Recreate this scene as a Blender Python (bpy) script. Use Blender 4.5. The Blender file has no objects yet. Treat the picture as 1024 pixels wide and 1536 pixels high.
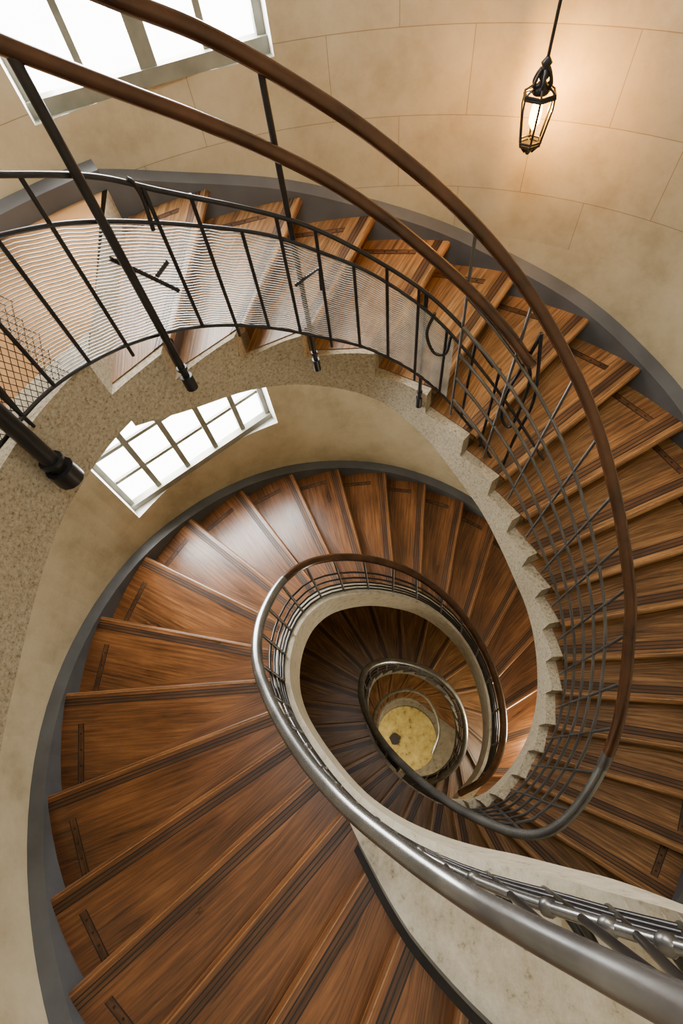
import bpy, math, random
from mathutils import Vector, Matrix
random.seed(4)
S=bpy.context.scene
F=700.0; NX,NY=590.0,1150.0
CX,CY=0.0,0.8          # axis of the stairwell
RW=2.62                # wall radius
# ---------------------------------------------------------------- camera
n=Vector(((NX-512)/F,-(NY-768)/F,-1)).normalized()
Zc=-n; fw=Vector((0,0,-1)); Yc=(fw-fw.dot(Zc)*Zc).normalized(); Xc=Yc.cross(Zc)
M=Matrix((Xc,Yc,Zc))
cd=bpy.data.cameras.new('camera'); cam=bpy.data.objects.new('camera',cd); S.collection.objects.link(cam)
cam.matrix_world=M.to_4x4(); cd.lens=F*36/1536; cd.sensor_width=36; cd.clip_start=0.02; cd.clip_end=200
S.camera=cam
def ray(px,py): return M@Vector(((px-512)/F,-(py-768)/F,-1))
def at(px,py,D):
    d=ray(px,py); return d*(D/-d.z)
def cyl(px,py,r):
    d=ray(px,py); a=d.x**2+d.y**2; b=-2*(d.x*CX+d.y*CY); c=CX*CX+CY*CY-r*r
    return d*((-b+math.sqrt(b*b-4*a*c))/(2*a))
def cr(keys,t):
    ts=[k[0] for k in keys]
    m=len(keys)
    if t<=ts[0]: i=0
    elif t>=ts[-1]: i=m-2
    else:
        i=max(j for j in range(m-1) if ts[j]<=t)
    def tan(j,c):
        if j==0: return (keys[1][c]-keys[0][c])/(ts[1]-ts[0])
        if j==m-1: return (keys[-1][c]-keys[-2][c])/(ts[-1]-ts[-2])
        return (keys[j+1][c]-keys[j-1][c])/(ts[j+1]-ts[j-1])
    h=ts[i+1]-ts[i]; u=(t-ts[i])/h; out=[]
    for c in range(1,len(keys[0])):
        a,b=keys[i][c],keys[i+1][c]; ta,tb=tan(i,c),tan(i+1,c)
        if u<0: out.append(a+ta*(t-ts[0]))
        elif u>1: out.append(b+tb*(t-ts[-1]))
        else:
            out.append((2*u**3-3*u*u+1)*a+(u**3-2*u*u+u)*h*ta+(-2*u**3+3*u*u)*b+(u**3-u*u)*h*tb)
    return out
# ---------------------------------------------------------------- materials
def mat(name):
    m=bpy.data.materials.new(name); m.use_nodes=True; nt=m.node_tree
    return m,nt,nt.nodes['Principled BSDF']
def N(nt,t,**kw):
    x=nt.nodes.new(t)
    for k,v in kw.items():
        if k in x.inputs: x.inputs[k].default_value=v
        else: setattr(x,k,v)
    return x
def ramp(nt,fac,stops):
    r=nt.nodes.new('ShaderNodeValToRGB'); e=r.color_ramp.elements
    while len(e)<len(stops): e.new(0.5)
    for k,(p,c) in enumerate(stops): e[k].position=p; e[k].color=(*c,1)
    nt.links.new(fac,r.inputs[0]); return r
def bump(nt,b,h,s=0.3,d=0.01):
    q=N(nt,'ShaderNodeBump'); q.inputs['Strength'].default_value=s; q.inputs['Distance'].default_value=d
    nt.links.new(h,q.inputs['Height']); nt.links.new(q.outputs[0],b.inputs['Normal'])
def mapping(nt,coord,scale,loc=(0,0,0)):
    tc=nt.nodes.new('ShaderNodeTexCoord'); mp=nt.nodes.new('ShaderNodeMapping'); mp.inputs['Scale'].default_value=scale; mp.inputs['Location'].default_value=loc
    nt.links.new(tc.outputs[coord],mp.inputs[0]); return mp
def wood(name,c0,c1,c2,rough,coat=0.0,fine=22,k=.6):
    m,nt,b=mat(name)
    mp=mapping(nt,'UV',(1.2,fine,1)); n1=N(nt,'ShaderNodeTexNoise'); n1.inputs['Scale'].default_value=1.6; n1.inputs['Detail'].default_value=10; n1.inputs['Roughness'].default_value=0.7
    nt.links.new(mp.outputs[0],n1.inputs['Vector'])
    mp2=mapping(nt,'UV',(1.5,3.5,1)); n2=N(nt,'ShaderNodeTexNoise'); n2.inputs['Scale'].default_value=1.3; n2.inputs['Detail'].default_value=6
    nt.links.new(mp2.outputs[0],n2.inputs['Vector'])
    ad=N(nt,'ShaderNodeMath',operation='MULTIPLY_ADD'); nt.links.new(n1.outputs[0],ad.inputs[0]); ad.inputs[1].default_value=k
    mu=N(nt,'ShaderNodeMath',operation='MULTIPLY'); nt.links.new(n2.outputs[0],mu.inputs[0]); mu.inputs[1].default_value=1-k
    nt.links.new(mu.outputs[0],ad.inputs[2])
    r=ramp(nt,ad.outputs[0],[(0.37,c0),(0.5,c1),(0.65,c2)]); nt.links.new(r.outputs[0],b.inputs['Base Color'])
    rr=N(nt,'ShaderNodeMapRange'); rr.inputs['To Min'].default_value=rough-.06; rr.inputs['To Max'].default_value=rough+.16
    nt.links.new(n2.outputs[0],rr.inputs['Value']); nt.links.new(rr.outputs[0],b.inputs['Roughness'])
    b.inputs['Coat Weight'].default_value=coat; b.inputs['Coat Roughness'].default_value=0.25
    bump(nt,b,n1.outputs[0],0.45,0.004); return m
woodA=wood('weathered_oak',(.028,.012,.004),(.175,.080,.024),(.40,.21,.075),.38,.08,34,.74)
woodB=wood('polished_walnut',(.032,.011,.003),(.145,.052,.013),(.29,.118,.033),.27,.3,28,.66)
woodE=wood('riser_oak_shaded',(.014,.006,.003),(.042,.017,.006),(.10,.043,.015),.42)  # oak darkened so the risers carry the contact shadow between treads
woodN=wood('nosing_band_oak',(.025,.009,.003),(.078,.03,.009),(.17,.074,.023),.36)
def simple(name,col,rough,metal=0,bs=None,var=.25,scale=8):
    m,nt,b=mat(name); mp=mapping(nt,'Object',(1,1,1)); q=N(nt,'ShaderNodeTexNoise'); q.inputs['Scale'].default_value=scale; q.inputs['Detail'].default_value=6
    nt.links.new(mp.outputs[0],q.inputs['Vector'])
    r=ramp(nt,q.outputs[0],[(.3,tuple(c*(1-var) for c in col)),(.7,tuple(min(1,c*(1+var)) for c in col))])
    nt.links.new(r.outputs[0],b.inputs['Base Color']); b.inputs['Roughness'].default_value=rough; b.inputs['Metallic'].default_value=metal
    if bs: bump(nt,b,q.outputs[0],bs,.004)
    return m
iron=simple('wrought_iron',(.032,.031,.033),.34,.7,.2)
ironG=simple('worn_grey_iron',(.14,.138,.135),.34,.8,.2)
ironL=simple('grey_steel_rail',(.22,.225,.225),.27,.8,.1,.35,5)
wire=simple('wire_mesh_steel',(.50,.50,.49),.4,.5)
wired=simple('wire_mesh_dark',(.05,.042,.033),.45,.7)
railW=simple('varnished_handrail',(.05,.020,.008),.2,.2,.1,.45,6)
groove=simple('dark_groove',(.010,.006,.004),.6)
paleE=simple('pale_edge',(.30,.155,.06),.4,0,.1,.3,30)  # paler strip along the front edge of each tread
base=simple('grey_skirting',(.082,.086,.092),.40,0,.1,.3,3)
frameM=simple('window_frame_paint',(.20,.20,.155),.5)
white=simple('white_reveal_paint',(.8,.79,.76),.6,0,None,.04)
def plaster(name,joint):
    m,nt,b=mat(name)
    mp=mapping(nt,'Object',(1,1,1)); a=N(nt,'ShaderNodeTexNoise'); a.inputs['Scale'].default_value=1.5; a.inputs['Detail'].default_value=12; a.inputs['Roughness'].default_value=.7
    nt.links.new(mp.outputs[0],a.inputs['Vector'])
    r=ramp(nt,a.outputs[0],[(.3,(.315,.255,.150)),(.5,(.465,.392,.255)),(.72,(.58,.51,.36))])
    f=N(nt,'ShaderNodeTexNoise'); f.inputs['Scale'].default_value=38; f.inputs['Detail'].default_value=6; nt.links.new(mp.outputs[0],f.inputs['Vector'])
    bump(nt,b,f.outputs[0],.22,.005)
    if joint:
        uv=mapping(nt,'UV',(1,1,1),(.21,.19,0)); br=N(nt,'ShaderNodeTexBrick'); br.inputs['Scale'].default_value=1; br.inputs['Brick Width'].default_value=.78; br.inputs['Row Height'].default_value=.38
        br.inputs['Mortar Size'].default_value=.0024; br.inputs['Mortar Smooth'].default_value=.3
        br.inputs['Color1'].default_value=(1,1,1,1); br.inputs['Color2'].default_value=(.92,.915,.90,1); br.inputs['Mortar'].default_value=(.52,.49,.44,1)
        nt.links.new(uv.outputs[0],br.inputs['Vector'])
        mx=N(nt,'ShaderNodeMix',data_type='RGBA',blend_type='MULTIPLY'); mx.inputs[0].default_value=1; nt.links.new(r.outputs[0],mx.inputs[6]); nt.links.new(br.outputs['Color'],mx.inputs[7])
        nt.links.new(mx.outputs[2],b.inputs['Base Color'])
    else: nt.links.new(r.outputs[0],b.inputs['Base Color'])
    b.inputs['Roughness'].default_value=.6; return m
wallM=plaster('stone_panel_plaster',True); plas=plaster('cream_plaster',False)
def stone(name,c0,c1,c2,sc,bs=.5,p0=.36):
    m,nt,b=mat(name); mp=mapping(nt,'Object',(1,1,1))
    a=N(nt,'ShaderNodeTexNoise'); a.inputs['Scale'].default_value=sc; a.inputs['Detail'].default_value=10; a.inputs['Roughness'].default_value=.8; nt.links.new(mp.outputs[0],a.inputs['Vector'])
    r=ramp(nt,a.outputs[0],[(p0,c0),(p0+.07,c1),(.64,c2)]); nt.links.new(r.outputs[0],b.inputs['Base Color']); b.inputs['Roughness'].default_value=.65
    bump(nt,b,a.outputs[0],bs,.008); return m
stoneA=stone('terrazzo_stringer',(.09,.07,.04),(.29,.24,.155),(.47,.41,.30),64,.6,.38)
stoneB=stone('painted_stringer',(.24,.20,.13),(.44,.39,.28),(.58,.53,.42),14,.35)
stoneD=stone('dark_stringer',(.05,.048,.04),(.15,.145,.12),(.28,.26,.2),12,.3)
landM=simple('landing_polished_boards',(.34,.175,.07),.15,0,.05,.25,3)
medM=stone('floor_mosaic',(.05,.032,.008),(.33,.255,.065),(.52,.43,.15),4.5)
# ---------------------------------------------------------------- helpers
def link(o,parent=None):
    S.collection.objects.link(o)
    if parent: o.parent=parent
    return o
def empty(name):
    e=bpy.data.objects.new(name,None); e.empty_display_size=.2; return link(e)
class MB:
    def __init__(s): s.v=[];s.f=[];s.m=[];s.uv=[]
    def quad(s,pts,mi=0,uv=None):
        i=len(s.v); s.v+=[tuple(p) for p in pts]; s.f.append(tuple(range(i,i+len(pts)))); s.m.append(mi)
        s.uv+= uv if uv else [(p[0]+p[2],p[1]) for p in pts]
    def slab(s,q,z1,z0,mi=0,side=None,uvo=None):
        side=mi if side is None else side
        top=[(p[0],p[1],z1) for p in q]; bot=[(p[0],p[1],z0) for p in q]
        s.quad(top,mi,uvo); s.quad(bot[::-1],side)
        k=len(q)
        for a in range(k):
            b=(a+1)%k; L=(Vector(q[a][:2])-Vector(q[b][:2])).length
            s.quad([top[a],bot[a],bot[b],top[b]],side,[(0,0),(0,.2),(L,.2),(L,0)])
    def make(s,name,mats,parent=None,smooth=False):
        me=bpy.data.meshes.new(name); me.from_pydata(s.v,[],s.f); ul=me.uv_layers.new(name='UVMap')
        k=0
        for p in me.polygons:
            p.material_index=s.m[p.index]; p.use_smooth=smooth
            for li in p.loop_indices: ul.data[li].uv=s.uv[k]; k+=1
        for m in mats: me.materials.append(m)
        me.validate(); o=bpy.data.objects.new(name,me); return link(o,parent)
def curve(name,polys,rad,m,parent=None,smooth=True,radii=None,res=3,cyclic=False):
    c=bpy.data.curves.new(name,'CURVE'); c.dimensions='3D'; c.bevel_depth=rad; c.bevel_resolution=res; c.use_fill_caps=True
    for pl in polys:
        sp=c.splines.new('POLY'); sp.points.add(len(pl)-1); sp.use_cyclic_u=cyclic
        for k,p in enumerate(pl):
            sp.points[k].co=(p[0],p[1],p[2],1)
            if radii: sp.points[k].radius=radii[k]
        sp.use_smooth=smooth
    c.materials.append(m); o=bpy.data.objects.new(name,c); return link(o,parent)
def dense(pts,k=8):
    keys=[(j,p[0],p[1],p[2]) for j,p in enumerate(pts)]
    return [Vector(cr(keys,j/k)) for j in range((len(pts)-1)*k+1)]
def pol(p): return math.degrees(math.atan2(p[1]-CY,p[0]-CX)), math.hypot(p[0]-CX,p[1]-CY)
def P(a,r): return Vector((CX+r*math.cos(math.radians(a)),CY+r*math.sin(math.radians(a)),0))
def lin(keys,t):
    if t<=keys[0][0]: return keys[0][1]
    for a,b in zip(keys,keys[1:]):
        if t<=b[0]: return a[1]+(b[1]-a[1])*(t-a[0])/(b[0]-a[0])
    return keys[-1][1]
# ---------------------------------------------------------------- flight definitions
def DA(t):
    if t<=-1: return 1.33
    if t<=16: return 1.5+.17*t
    return 4.22+.28*(t-16)
def DB(t):
    if t<-2: return 3.16+.205*(t+2)
    return 3.5+.17*t
inA=[(0,240,530),(1,350,505),(2,450,503),(3,560,530),(4,640,592),(5,695,660),(6,738,722),(7,768,780),(8,792,835),(9,812,885),(10,824,935),(11,829,985),(12,828,1035),(13,818,1085),(14,800,1125),(15,774,1162),(16,742,1192),(18,700,1203),(20,655,1192),(22,608,1162),(24,575,1125),(26,556,1085),(28,551,1045),(30,562,1016),(32,588,1005),(34,622,1008),(36,655,1027),(38,678,1058),(40,686,1095),(42,678,1135),(44,652,1160),(46,620,1163),(48,592,1148),(50,574,1122),(52,567,1093),(54,573,1065),(56,592,1050),(58,615,1048),(60,635,1058)]
inB=[(-10,1250,1460),(-9,1120,1405),(-8,1000,1360),(-7,900,1332),(-6,810,1307),(-5,730,1288),(-4,660,1264),(-3,600,1235),(-2,545,1195),(-1,500,1145),(0,465,1095),(1,446,1058),(2,437,1022),(3,438,985),(4,447,952),(5,463,925),(6,488,905),(7,520,895),(8,555,892),(9,590,896),(10,625,906),(11,660,927),(12,690,957),(13,711,992),(14,725,1032),(15,732,1075),(16,730,1120),(17,716,1160),(18,690,1192)]
kA=[(-7,*P(212,1.55)[:2]),(-5,*P(195,1.36)[:2]),(-3,*P(165,1.27)[:2]),(-1.5,*P(143,1.27)[:2])]
kA+=[(i,*at(x,y,DA(i))[:2]) for i,x,y in inA]
kB=[(i,*at(x,y,DB(i))[:2]) for i,x,y in inB]
outA=[(0,300,298),(1,440,318),(2,548,335),(3,665,345),(4,765,400),(5,878,465),(6,952,545),(7,1018,632)]
oA=[(-7,212),(-5,190),(-3,150),(-1.5,119)]
oA+=[(i,pol(at(x,y,DA(i)))[0]) for i,x,y in outA]+[(11,-12),(15,-41),(18,-68),(22,-125),(26,-180),(30,-240),(60,-730)]
outB=[(0,75,1370),(1,80,1210),(2,108,1055),(3,160,940),(4,225,850),(5,285,790),(6,360,747),(7,432,718),(8,500,710),(9,570,718),(10,628,738),(11,682,765),(12,728,800)]
oB=[(-10,322),(-4,251),(-2,230)]
for i,x,y in outB:
    a=pol(at(x,y,DB(i)))[0]
    oB.append((i,a+360 if a<-100 else a))
oB+=[(15,oB[-1][1]-42),(20,oB[-1][1]-115)]
RO=RW-.1
def IA(t): return Vector((*cr(kA,t),0))
def IB(t): return Vector((*cr(kB,t),0))
def OA(t): return P(cr(oA,t)[0],RO)
def OB(t): return P(cr(oB,t)[0],RO)
def flight(name,I,O,D,i0,i1,wm,sm,width,curb=False,sm2=None,t2=99):
    par=empty(name)
    T=MB(); R=MB(); G=MB(); St=MB(); So=MB(); Bs=MB(); Pl=MB()
    for i in range(i0,i1+1):
        z=-D(i)
        def row(t):
            a,b=I(t),O(t); d=(b-a).normalized(); return a+d*(width(t)-.01 if curb else .07),b+d*.03,d
        f0,f1,fd=row(i+.10); b0,b1,bd=row(i-1); 
        L=(f1-f0).length; w=(f1-b1).length; uo=i*3.71
        T.slab([f0,f1,b1,b0],z,z-.045,0,0,[(uo,uo*.7),(uo+L,uo*.7),(uo+L,uo*.7+w),(uo,uo*.7+w)])
        r0,r1,_=row(i); s0,s1,_=row(i-.08)
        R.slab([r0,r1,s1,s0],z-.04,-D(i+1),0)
        back=(b0-f0).normalized(); back1=(b1-f1).normalized()
        def strip(off,wd,mi,h):
            a=f0+back*off; b=f1+back1*off; a2=f0+back*(off+wd); b2=f1+back1*(off+wd)
            G.slab([a,b,b2,a2],z+h,z-.01,mi,None,[(uo,uo),(uo+L,uo),(uo+L,uo+.05),(uo,uo+.05)])
        # rounded nosing along the front edge of the tread
        fz=z-.0225; prev=None
        for k in range(7):
            ph=math.pi*k/6-math.pi/2
            o_=.020*math.cos(ph); hh=.0225*math.sin(ph)
            A_=f0-back*o_; B_=f1-back1*o_
            cur=((A_.x,A_.y,fz+hh),(B_.x,B_.y,fz+hh))
            if prev: T.quad([prev[0],prev[1],cur[1],cur[0]],0,[(uo,k*.01),(uo+L,k*.01),(uo+L,k*.01+.01),(uo,k*.01+.01)])
            prev=cur
        strip(.036,.052,2,.0012)
        for off,wd,mi in ((.002,.006,1),(.034,.008,0),(.058,.006,0),(.083,.007,0)): strip(off,wd,mi,.002)
        def q(u,v):
            return (f1-fd*u)*(1-v)+(b1-bd*u)*v
        G.slab([q(.142,.3),q(.142,.99),q(.182,.99),q(.182,.3)],z+.0012,z-.01,2,None,[(uo,uo),(uo+L,uo),(uo+L,uo+.05),(uo,uo+.05)])
        for u in (.137,.180):
            G.slab([q(u,.3),q(u,.99),q(u+.006,.99),q(u+.006,.3)],z+.0018,z-.01,0)
        for v in (.4,.55,.7,.85):
            c=q(.162,v); G.slab([(c.x+.008*math.cos(k*math.pi/3),c.y+.008*math.sin(k*math.pi/3)) for k in range(6)],z+.003,z-.01,0)
    n=4
    for i in range(i0,i1+1):
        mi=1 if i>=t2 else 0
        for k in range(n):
            t0=i-1+k/n; t1=t0+1/n
            z=-D(i)-.006
            a0,a1=I(t0),I(t1); d0=(O(t0)-a0).normalized(); d1=(O(t1)-a1).normalized()
            w0,w1=width(t0),width(t1)
            e0,e1=a0+d0*w0,a1+d1*w1
            h0=-(D(t0)+.40); h1=-(D(t1)+.40)
            up=lambda p,zz:(p.x,p.y,zz)
            za,zb=(z,z) if not curb else (-D(t0)+.05,-D(t1)+.05)
            St.quad([up(a0,za),up(a1,zb),up(e1,zb),up(e0,za)],mi)
            St.quad([up(a0,za),up(a0,h0),up(a1,h1),up(a1,zb)],mi)
            St.quad([up(e0,za),up(e1,zb),up(e1,h1),up(e0,h0)],mi)
            St.quad([up(a0,h0),up(e0,h0),up(e1,h1),up(a1,h1)],mi)
            if k==n-1 and not curb: St.quad([up(a1,z),up(e1,z),up(e1,z-.3),up(a1,z-.3)],mi)
            if k==0 and not curb: St.quad([up(a0,z),up(e0,z),up(e0,z-.2),up(a0,z-.2)],mi)
            if w0>.2:
                g0,g1=e0+d0*.035,e1+d1*.035
                Pl.quad([up(e0,za+.07),up(e1,zb+.07),up(g1,zb+.07),up(g0,za+.07)])
                Pl.quad([up(e0,za+.07),up(e1,zb+.07),up(e1,zb-.1),up(e0,za-.1)])
                Pl.quad([up(g0,za+.07),up(g1,zb+.07),up(g1,zb-.35),up(g0,za-.35)])
            o0,o1=O(t0),O(t1)
            So.quad([up(e0,h0+.05),up(o0,h0+.05),up(o1,h1+.05),up(e1,h1+.05)])
            A0=math.atan2(o0.y-CY,o0.x-CX);A1=math.atan2(o1.y-CY,o1.x-CX)
            def c(A,r,zz): return (CX+r*math.cos(A),CY+r*math.sin(A),zz)
            zt0=-D(t0)+.05; zt1=-D(t1)+.05
            ri,ro=RO+.0,RW-.001
            Bs.quad([c(A0,ri,zt0),c(A0,ro,zt0+.02),c(A1,ro,zt1+.02),c(A1,ri,zt1)])
            Bs.quad([c(A0,ri,zt0),c(A1,ri,zt1),c(A1,ri,zt1-.4),c(A0,ri,zt0-.4)])
    T.make('treads',[wm],par); R.make('risers',[woodE],par); G.make('tread_inlays',[groove,paleE,woodN],par)
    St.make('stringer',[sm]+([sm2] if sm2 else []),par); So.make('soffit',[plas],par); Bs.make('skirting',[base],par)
    if Pl.v: Pl.make('curb_edge_plate',[iron],par)
    return par
wA=lambda t: .16 if t<18 else .09
wB=lambda t: lin([(-8,.66),(-6,.56),(-5,.46),(-4,.36),(-3,.24),(-2,.13)],t)
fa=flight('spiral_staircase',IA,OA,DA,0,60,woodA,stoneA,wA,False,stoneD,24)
fb=flight('spiral_staircase',IB,OB,DB,-10,20,woodB,stoneB,wB,True)
# landing at head of the upper flight
L=MB(); ln=24; z=-1.33
for k in range(ln):
    t0=-7+6*k/ln; t1=-7+6*(k+1)/ln
    a0,a1,o0,o1=IA(t0),IA(t1),OA(t0),OA(t1)
    o0=P(pol(o0)[0],RW-.002); o1=P(pol(o1)[0],RW-.002)
    d0=(o0-a0).normalized(); d1=(o1-a1).normalized(); e0=a0+d0*.2; e1=a1+d1*.2
    up=lambda p,zz:(p.x,p.y,zz)
    L.quad([up(e0,z),up(o0,z),up(o1,z),up(e1,z)],1)
    L.quad([up(a0,z+.02),up(e0,z+.02),up(e1,z+.02),up(a1,z+.02)],0)
    L.quad([up(e0,z+.02),up(e0,z),up(e1,z),up(e1,z+.02)],0)
    L.quad([up(a0,z+.02),up(a0,z-.36),up(a1,z-.36),up(a1,z+.02)],0)
    L.quad([up(a0,z-.36),up(o0,z-.36),up(o1,z-.36),up(a1,z-.36)],2)
    q0,q1=P(pol(o0)[0],RO),P(pol(o1)[0],RO)
    L.quad([up(q0,z+.1),up(q1,z+.1),up(o1,z+.12),up(o0,z+.12)],3); L.quad([up(q0,z+.1),up(q1,z+.1),up(q1,z),up(q0,z)],3)
a0,o0=IA(-7),OA(-7); L.quad([up(a0,z+.02),up(o0,z+.02),up(o0,z-.36),up(a0,z-.36)],0)
a0,o0=IA(-1),OA(-1); L.quad([up(a0,z+.02),up(a0,z-.36),up(o0,z-.36),up(o0,z)],0)
L.make('landing',[stoneA,landM,plas,base],fa)
# ---------------------------------------------------------------- walls with window openings
wins=[(87,116,-1.0,.35),(100.5,138.5,-3.85,-2.75)]
W=MB()
angs=sorted(set([a*3.0 for a in range(121)]+[w[0] for w in wins]+[w[1] for w in wins]))
zs=sorted(set([-17,-12,-8,-5,-2,2.6]+[w[2] for w in wins]+[w[3] for w in wins]))
for a,b in zip(angs,angs[1:]):
    for z0,z1 in zip(zs,zs[1:]):
        am=(a+b)/2; zm=(z0+z1)/2
        if any(w[0]<am<w[1] and w[2]<zm<w[3] for w in wins): continue
        p,q=P(a,RW),P(b,RW); u0,u1=math.radians(a)*RW,math.radians(b)*RW
        W.quad([(p.x,p.y,z0),(p.x,p.y,z1),(q.x,q.y,z1),(q.x,q.y,z0)],0 if z1>-1.9 else 1,[(u0,z0),(u0,z1),(u1,z1),(u1,z0)])
wall=W.make('wall_round',[wallM,plas],None)
for n_,(a,b,z0,z1) in enumerate(wins):
    w=empty('window_%d'%(n_+1))
    pa,pb=P(a,RW),P(b,RW); am=(a+b)/2; out=Vector((math.cos(math.radians(am)),math.sin(math.radians(am)),0))
    depth=.15 if n_==0 else .18
    oa,ob=pa+out*depth,pb+out*depth
    V=MB()
    k=8; arc=[P(a+(b-a)*j/k,RW) for j in range(k+1)]
    proj=[pa+(pb-pa)*((c-pa).dot(pb-pa)/(pb-pa).length_squared)+out*depth for c in arc]
    for j in range(k):
        for zz in (z0,z1):
            V.quad([(arc[j].x,arc[j].y,zz),(arc[j+1].x,arc[j+1].y,zz),(proj[j+1].x,proj[j+1].y,zz),(proj[j].x,proj[j].y,zz)],1 if (n_==0 and zz==z0) else 0)
    for p,q in ((pa,oa),(pb,ob)):
        V.quad([(p.x,p.y,z0),(p.x,p.y,z1),(q.x,q.y,z1),(q.x,q.y,z0)])
    V.make('reveal',[white,frameM],w)
    Fm=MB(); e=(ob-oa).normalized(); Wd=(ob-oa).length; H=z1-z0
    def bar(u0,u1,v0,v1,dp=.05,off=.0):
        c=oa-out*off
        q=[c+e*u0,c+e*u1,c+e*u1-out*dp,c+e*u0-out*dp]
        Fm.slab(q,z0+v1,z0+v0,0)
    bar(0,.05,0,H);bar(Wd-.05,Wd,0,H);bar(0,Wd,0,.07,.08);bar(0,Wd,H-.06,H)
    if n_==0:
        for j in (1,2,3):
            th=.045 if j==2 else .018
            bar(Wd*j/4-th,Wd*j/4+th,0,H,.07 if j==2 else .035)
        hs=[.55,.95]
    else:
        for j in (1,2,3,4): bar(Wd*j/5-.026,Wd*j/5+.026,0,H,.05)
        hs=[.4,.75]
    for h_ in hs: bar(0,Wd,h_-.018,h_+.018,.03)
    Fm.make('sash_frame',[frameM],w)
    ld=bpy.data.lights.new('daylight','AREA'); ld.shape='RECTANGLE'; ld.size=Wd*.95; ld.size_y=H*.95; ld.energy=250 if n_==0 else 215; ld.color=(1,.975,.92)
    lo=bpy.data.objects.new('daylight',ld); link(lo,w); mid=(oa+ob)/2+out*.08; lo.location=(mid.x,mid.y,(z0+z1)/2)
    lo.rotation_euler=(-out).to_track_quat('-Z','Z').to_euler()
# ceiling with unseen round opening added to let in sky light, ground floor
C=MB(); zc=2.6; rs=1.05
for j in range(48):
    a,b=j*7.5,(j+1)*7.5
    C.quad([(*P(a,rs)[:2],zc),(*P(b,rs)[:2],zc),(*P(b,RW)[:2],zc),(*P(a,RW)[:2],zc)])
C.make('ceiling',[plas])
zf=-DA(60)-.1
Fl=MB()
for j in range(48):
    a,b=j*7.5,(j+1)*7.5
    Fl.quad([(CX,CY,zf),(*P(a,RW)[:2],zf),(*P(b,RW)[:2],zf)])
Fl.make('floor',[stone('ground_floor_stone',(.05,.04,.025),(.15,.13,.09),(.22,.2,.14),6)])
c=at(610,1106,16.4)
md=MB(); ring=[(c.x+.93*math.cos(k*math.pi/24),c.y+.93*math.sin(k*math.pi/24)) for k in range(48)]
md.slab(ring,zf+.03,zf,0); 
dc=at(592,1108,16.4); dr=[(dc.x+.15*math.cos(k*math.pi/7)*(1+.3*(k%3==0)),dc.y+.17*math.sin(k*math.pi/7)) for k in range(14)]
md.slab(dr,zf+.08,zf+.02,1); md.make('floor_medallion',[medM,groove])
# ---------------------------------------------------------------- railings
def interp_rail(poly,b,lo,hi):
    best=None
    for p in poly:
        h=p.z-b.z
        if lo<h<hi:
            d=(p.x-b.x)**2+(p.y-b.y)**2
            if best is None or d<best[0]: best=(d,p)
    return best[1] if best else None
def off(I,O,t,w):
    a=I(t); return a+(O(t)-a).normalized()*w
RA=empty('stair_railing'); 
up_px=[(90,-38),(180,0),(300,48),(420,113),(560,205),(700,325),(800,450),(880,600),(922,740)]
railA=[cyl(x,y,1.27) for x,y in up_px]
railA+=[at(*p) for p in [(944,880,2.27),(943,960,2.42),(932,1060,2.62),(908,1140,2.85),(865,1212,3.1),(820,1248,3.3),(775,1250,3.5),(720,1230,3.8),(670,1202,4.15),(620,1163,4.65),(577,1118,5.2),(551,1075,5.75),(541,1035,6.2),(550,1003,6.7),(580,991,7.2),(620,997,7.7),(657,1015,8.1),(686,1048,8.6),(698,1090,9.1),(692,1135,9.6),(665,1165,10.1),(630,1174,10.6),(595,1160,11.1),(571,1132,11.6),(560,1095,12.1),(565,1062,12.6),(585,1041,13.1),(612,1035,13.6),(637,1045,14.1),(653,1070,14.6),(658,1100,15.0),(648,1130,15.3)]]
dA=dense(railA); cA=12*8
curve('handrail',[dA[:cA+1]],.027,railW,RA,res=5)
curve('handrail_steel',[dA[cA:]],.027,ironL,RA,res=5,radii=[1+.6*min(1,max(0,(k-20)/60)) for k in range(len(dA)-cA)])
curve('handrail_joint',[[dA[cA-1],dA[cA+1]]],.0285,ironG,RA,res=5)
cpx=[(-60,40),(0,66),(100,105),(200,143),(300,181),(400,224),(500,276),(600,345),(700,432),(760,497),(797,548)]
railC=[cyl(x,y,1.25) for x,y in cpx]
dC=dense(railC); curve('lower_handrail',[dC],.026,railW,RA,res=5)
lowpx=[(-60,745),(0,668),(60,598),(120,553),(200,514),(290,491),(380,489),(470,503),(560,526),(640,572),(700,634),(745,700)]
midpx=[(-60,372),(0,353),(90,336),(180,332),(290,338),(400,352),(480,378),(560,412),(640,466),(700,528),(760,605),(815,690)]
uppx=[(-60,265),(0,262),(140,265),(240,286),(400,320),(480,347),(560,388),(640,440),(700,498),(740,550)]
low=dense([cyl(x,y,1.27) for x,y in lowpx]); mid=dense([cyl(x,y,1.27) for x,y in midpx]); upr=dense([cyl(x,y,1.27) for x,y in uppx])
curve('bottom_rail',[low],.0085,iron,RA); curve('middle_rail',[mid],.0085,iron,RA); curve('upper_rail',[upr],.010,iron,RA)
def zat(poly,a):
    best=min(poly,key=lambda p:abs((pol(p)[0]-a+180)%360-180)); return best.z
bars=[]; 
for k,a in enumerate([176,168,160,152,144,136,128,120,112,105,98,91,84,77,70,63,56,49,42]):
    p=P(a,1.27); z0=zat(low,a); z1=zat(upr if k%3!=1 else mid,a)
    bars.append([Vector((p.x,p.y,z0-(.06 if k%3==0 else 0))),Vector((p.x,p.y,z1))])
curve('balusters',bars,.0085,iron,RA)
wv=[]
A0,A1=182,140; st=1.25
def mp_(a,f):
    z0,z1=zat(low,a),zat(mid,a); p=P(a,1.272); return Vector((p.x,p.y,z0+(z1-z0)*f))
aa=A0
span=14
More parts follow.
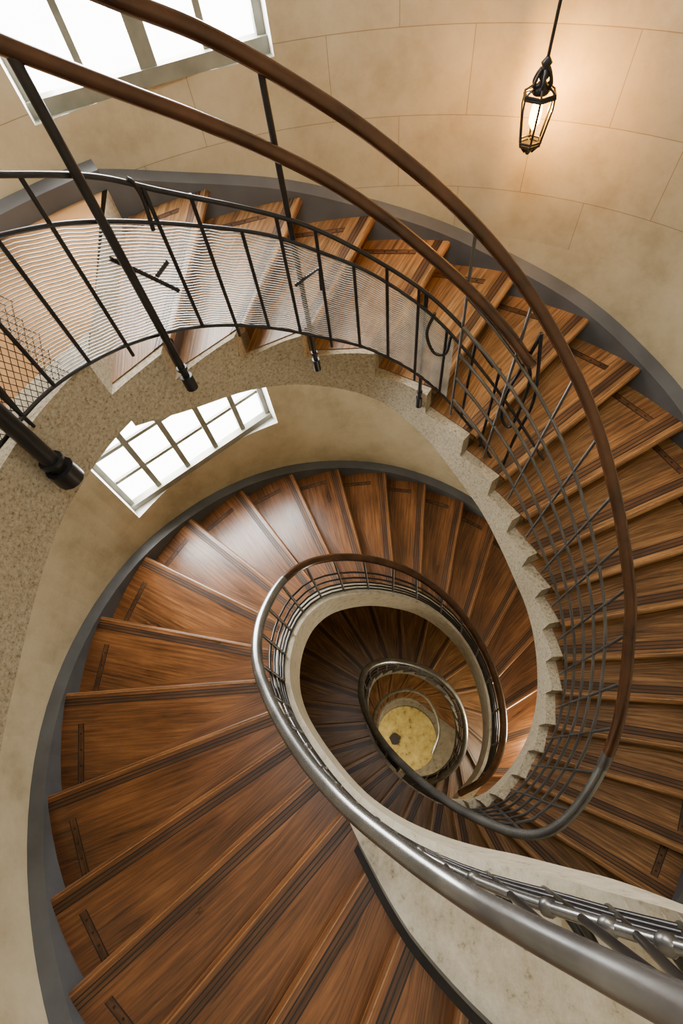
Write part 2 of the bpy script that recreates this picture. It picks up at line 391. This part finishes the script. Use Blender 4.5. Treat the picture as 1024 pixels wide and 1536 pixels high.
while aa>A1-span:
    for sg in (1,-1):
        seg=[]
        for j in range(9):
            f=j/8; a=aa+sg*(f-.5)*span
            if A1<=a<=A0: seg.append(mp_(a,f))
        if len(seg)>1: wv.append(seg)
    aa-=st
curve('woven_wire_panel',wv,.0018,wired,RA,res=0)
rb=[]
for j in range(38):
    f=(j+.5)/38
    rb.append([mp_(a,f) for a in [144-2.5*k for k in range(37)]])
curve('ribbed_wire_panel',rb,.0028,wire,RA,res=0)
def post(base_,top,r,name):
    curve(name,[[base_,top]],r,iron,RA,res=4)
    d=(top-base_).normalized()
    curve(name+'_shoe',[[base_-d*.03,base_+d*.03],[base_+d*.03,base_+d*.05]],r*1.7,iron,RA,res=4)
    curve(name+'_collar',[[base_+d*.09,base_+d*.105]],r*1.45,iron,RA,res=4)
pz=lambda p,z:Vector((p.x,p.y,z))
b1=at(285,575,1.66); t1=min(dC,key=lambda p:(p-pz(b1,p.z)).length); post(b1,t1,.018,'newel_post')
b2=at(475,548,1.98); t2=min(dA,key=lambda p:(p-pz(b2,p.z)).length if p.z>-1.2 else 9); post(b2,t2,.013,'newel_post_slim')
b3=at(100,712,1.52); post(b3,Vector((b3.x-.02,b3.y+.02,-.2)),.034,'newel_post_heavy')
b4=at(628,604,2.28); post(b4,Vector((b4.x,b4.y,zat(upr,pol(b4)[0]))),.012,'newel_post_short')
def onr(x,y,r=1.27): return cyl(x,y,r)
curve('stays',[[onr(165,388),onr(210,408),onr(268,436)],[onr(252,392),onr(235,415)],[onr(443,428),onr(478,402),onr(482,434)],[onr(30,620),onr(-20,560)]],.009,iron,RA,smooth=False)
def scroll(pts,name='scroll'):
    curve(name,[dense([onr(*p) for p in pts],6)],.009,iron,RA)
scroll([(652,470),(640,500),(650,528),(668,530),(676,505)])
scroll([(812,500),(790,540),(760,590),(752,625),(765,640),(785,600),(795,560),(778,530)])
scroll([(745,720),(770,660),(800,600),(812,500)])
scroll([(190,268),(200,275),(215,300),(230,345)])
def railing(par,I,O,D,poly,t0,t1,step,fracs,w,rb_=.007,rl=.006,lo=.5,hi=1.7,m=iron,mx=.35):
    bs=[];tt=t0; lines=[[] for _ in fracs]
    k=0
    while tt<=t1:
        b=off(I,O,tt,w); b.z=-D(tt)-.02
        tp=interp_rail(poly,b,lo,hi)
        if tp is not None and (Vector((tp.x,tp.y,0))-Vector((b.x,b.y,0))).length<mx:
            if k%2==0: bs.append([b,b+(tp-b)*.5+Vector((0,0,0)),tp])
            for j,f in enumerate(fracs): lines[j].append(b+(tp-b)*f)
        tt+=step; k+=1
    curve('baluster_bars',bs,rb_,m,par)
    curve('longitudinal_rails',[l for l in lines if len(l)>2],rl,m,par)
    return bs,lines
railing(RA,IA,OA,DA,dA,4.5,22,.5,(.12,.27,.42,.57,.72),.05,.008,.009,m=ironG)
railing(RA,IA,OA,DA,dA,22.5,58,.5,(.2,.45,.7),.03,.014,.013,m=iron)
RB=empty('stair_railing')
bp=[(1420,1740,.62),(1180,1600,.88),(1024,1515,1.1),(900,1452,1.3),(790,1395,1.52),(700,1344,1.78),(600,1275,2.05),(510,1200,2.35),(445,1122,2.6),(402,1045,2.85),(385,985,3.05),(393,925,3.3),(425,870,3.55),(470,842,3.75),(530,836,3.95),(590,848,4.13),(645,876,4.35),(695,925,4.6),(733,990,4.9),(753,1060,5.2),(752,1120,5.55),(730,1165,5.9),(690,1190,6.3)]
dB=dense([at(*p) for p in bp]); cut=12*8
curve('handrail',[dB[:cut+1]],.037,ironL,RB,res=6,radii=[1.0]*(cut+1))
curve('handrail_wood',[dB[cut:]],.036,railW,RB,res=6)
bs,ls=railing(RB,IB,OB,DB,dB,-10,17.5,.5,(.1,.2,.3),.05,.012,.010,lo=.4,mx=.75)
_,l6=railing(RB,IB,OB,DB,dB,1,17.5,.5,(.44,.6),.05,.008,.010,lo=.4,mx=.75)
_,l4=railing(RB,IB,OB,DB,dB,-10,1.5,.5,(.42,),.05,.009,.016,lo=.4,mx=.75,m=ironL)
# cast collars on the stout rail and scroll brackets between rails and curb
kn=[]
for j in range(1,len(l4[0])-1,2):
    p=l4[0][j]; d=(l4[0][j+1]-l4[0][j-1]).normalized()
    kn.append([p-d*.028,p-d*.012,p+d*.012,p+d*.028])
c_=curve('cast_collars',kn,.026,ironG,RB,res=4)
for sp in c_.data.splines:
    for q_,r_ in zip(sp.points,(.5,1,1,.5)): q_.radius=r_
sc=[]
for b in bs:
    p0,tp=b[0],b[2]
    if p0.z<-2.75: continue
    o=Vector((p0.x-CX,p0.y-CY,0)).normalized()
    z=Vector((0,0,1))
    pts=[p0+z*.42,p0+o*.07+z*.40,p0+o*.17+z*.33,p0+o*.16+z*.24,p0+o*.06+z*.2,p0+o*.03+z*.12,p0+o*.10+z*.06,p0+o*.20+z*.09,p0+o*.21+z*.15,p0+o*.16+z*.15]
    sc.append(dense(pts,5))
curve('scroll_brackets',sc,.014,iron,RB)
# ---------------------------------------------------------------- pendant lantern
PL=empty('pendant_lantern'); lx,ly=1.375,2.72
bulbM,nt,b_=mat('lamp_bulb'); b_.inputs['Emission Color'].default_value=(1,.45,.10,1); b_.inputs['Emission Strength'].default_value=45
def lp(dx,dy,D): return Vector((lx+dx,ly+dy,-(.985+(D-.8)*.74)))
curve('chain_rod',[[lp(0,0,.9),Vector((lx,ly,2.6))]],.008,iron,PL)
curve('finial',[[lp(0,0,.80),lp(0,0,.83),lp(0,0,.86),lp(0,0,.885),lp(0,0,.92),lp(0,0,.95),lp(0,0,.975),lp(0,0,.99)]],.03,iron,PL,radii=[.3,.9,.45,1.1,.5,1.2,1.5,1.2],res=5)
cage=[];rt,rb2=.080,.056
for k in range(6):
    a=k*math.pi/3+.2; ca,sa=math.cos(a),math.sin(a)
    cage.append([lp(rt*.4*ca,rt*.4*sa,.94),lp(rt*ca,rt*sa,.985),lp(rt*1.02*ca,rt*1.02*sa,1.06),lp(rb2*ca,rb2*sa,1.27),lp(rb2*.4*ca,rb2*.4*sa,1.32)])
curve('cage_bars',cage,.0055,iron,PL,smooth=False)
rings=[]
for r,D_ in ((rt,.985),(rt*1.03,1.0),(rb2*1.05,1.255),(rb2,1.275)):
    rings.append([lp(r*math.cos(k*math.pi/3+.2),r*math.sin(k*math.pi/3+.2),D_) for k in range(7)])
curve('cage_rings',rings,.0065,iron,PL,smooth=False)
curve('bottom_boss',[[lp(0,0,1.275),lp(0,0,1.29),lp(0,0,1.31),lp(0,0,1.34)]],.03,iron,PL,radii=[1.3,1.2,.8,.3],res=5)
def scr(k):
    a=k*math.pi/3+.2; return [lp(.02*math.cos(a),.02*math.sin(a),.86),lp(.035*math.cos(a),.035*math.sin(a),.89),lp(.045*math.cos(a),.045*math.sin(a),.93),lp(.035*math.cos(a),.035*math.sin(a),.96)]
curve('leaf_scrolls',[dense(scr(k),4) for k in range(6)],.008,iron,PL)
curve('bulb',[[lp(0,0,1.02),lp(0,0,1.04),lp(0,0,1.09),lp(0,0,1.15),lp(0,0,1.19)]],.026,bulbM,PL,radii=[.5,.9,1.1,1.0,.2],res=6)
pl=bpy.data.lights.new('bulb_light','POINT'); pl.energy=34; pl.color=(1,.44,.055); pl.shadow_soft_size=.012
po=bpy.data.objects.new('bulb_light',pl); link(po,PL); po.location=lp(.034,.04,1.10)
# ---------------------------------------------------------------- world and lights
w=bpy.data.worlds.new('world'); S.world=w; w.use_nodes=True; bg=w.node_tree.nodes['Background']; bg.inputs[0].default_value=(1,.99,.965,1); bg.inputs[1].default_value=13.5
for nm,x_,y_,z_,e_ in (('well_fill',1.9,-.1,-6.2,150),('well_fill',1.9,-.2,-9.3,110),('well_fill',.3,-1.1,-13.5,170),('well_fill',-1.4,.8,-14.5,120)):  # unseen fill points, added to brighten the lower well
    q=bpy.data.lights.new(nm,'POINT'); q.energy=e_; q.color=(1,.88,.68); q.shadow_soft_size=.25
    o=bpy.data.objects.new(nm,q); link(o); o.location=(x_,y_,z_)
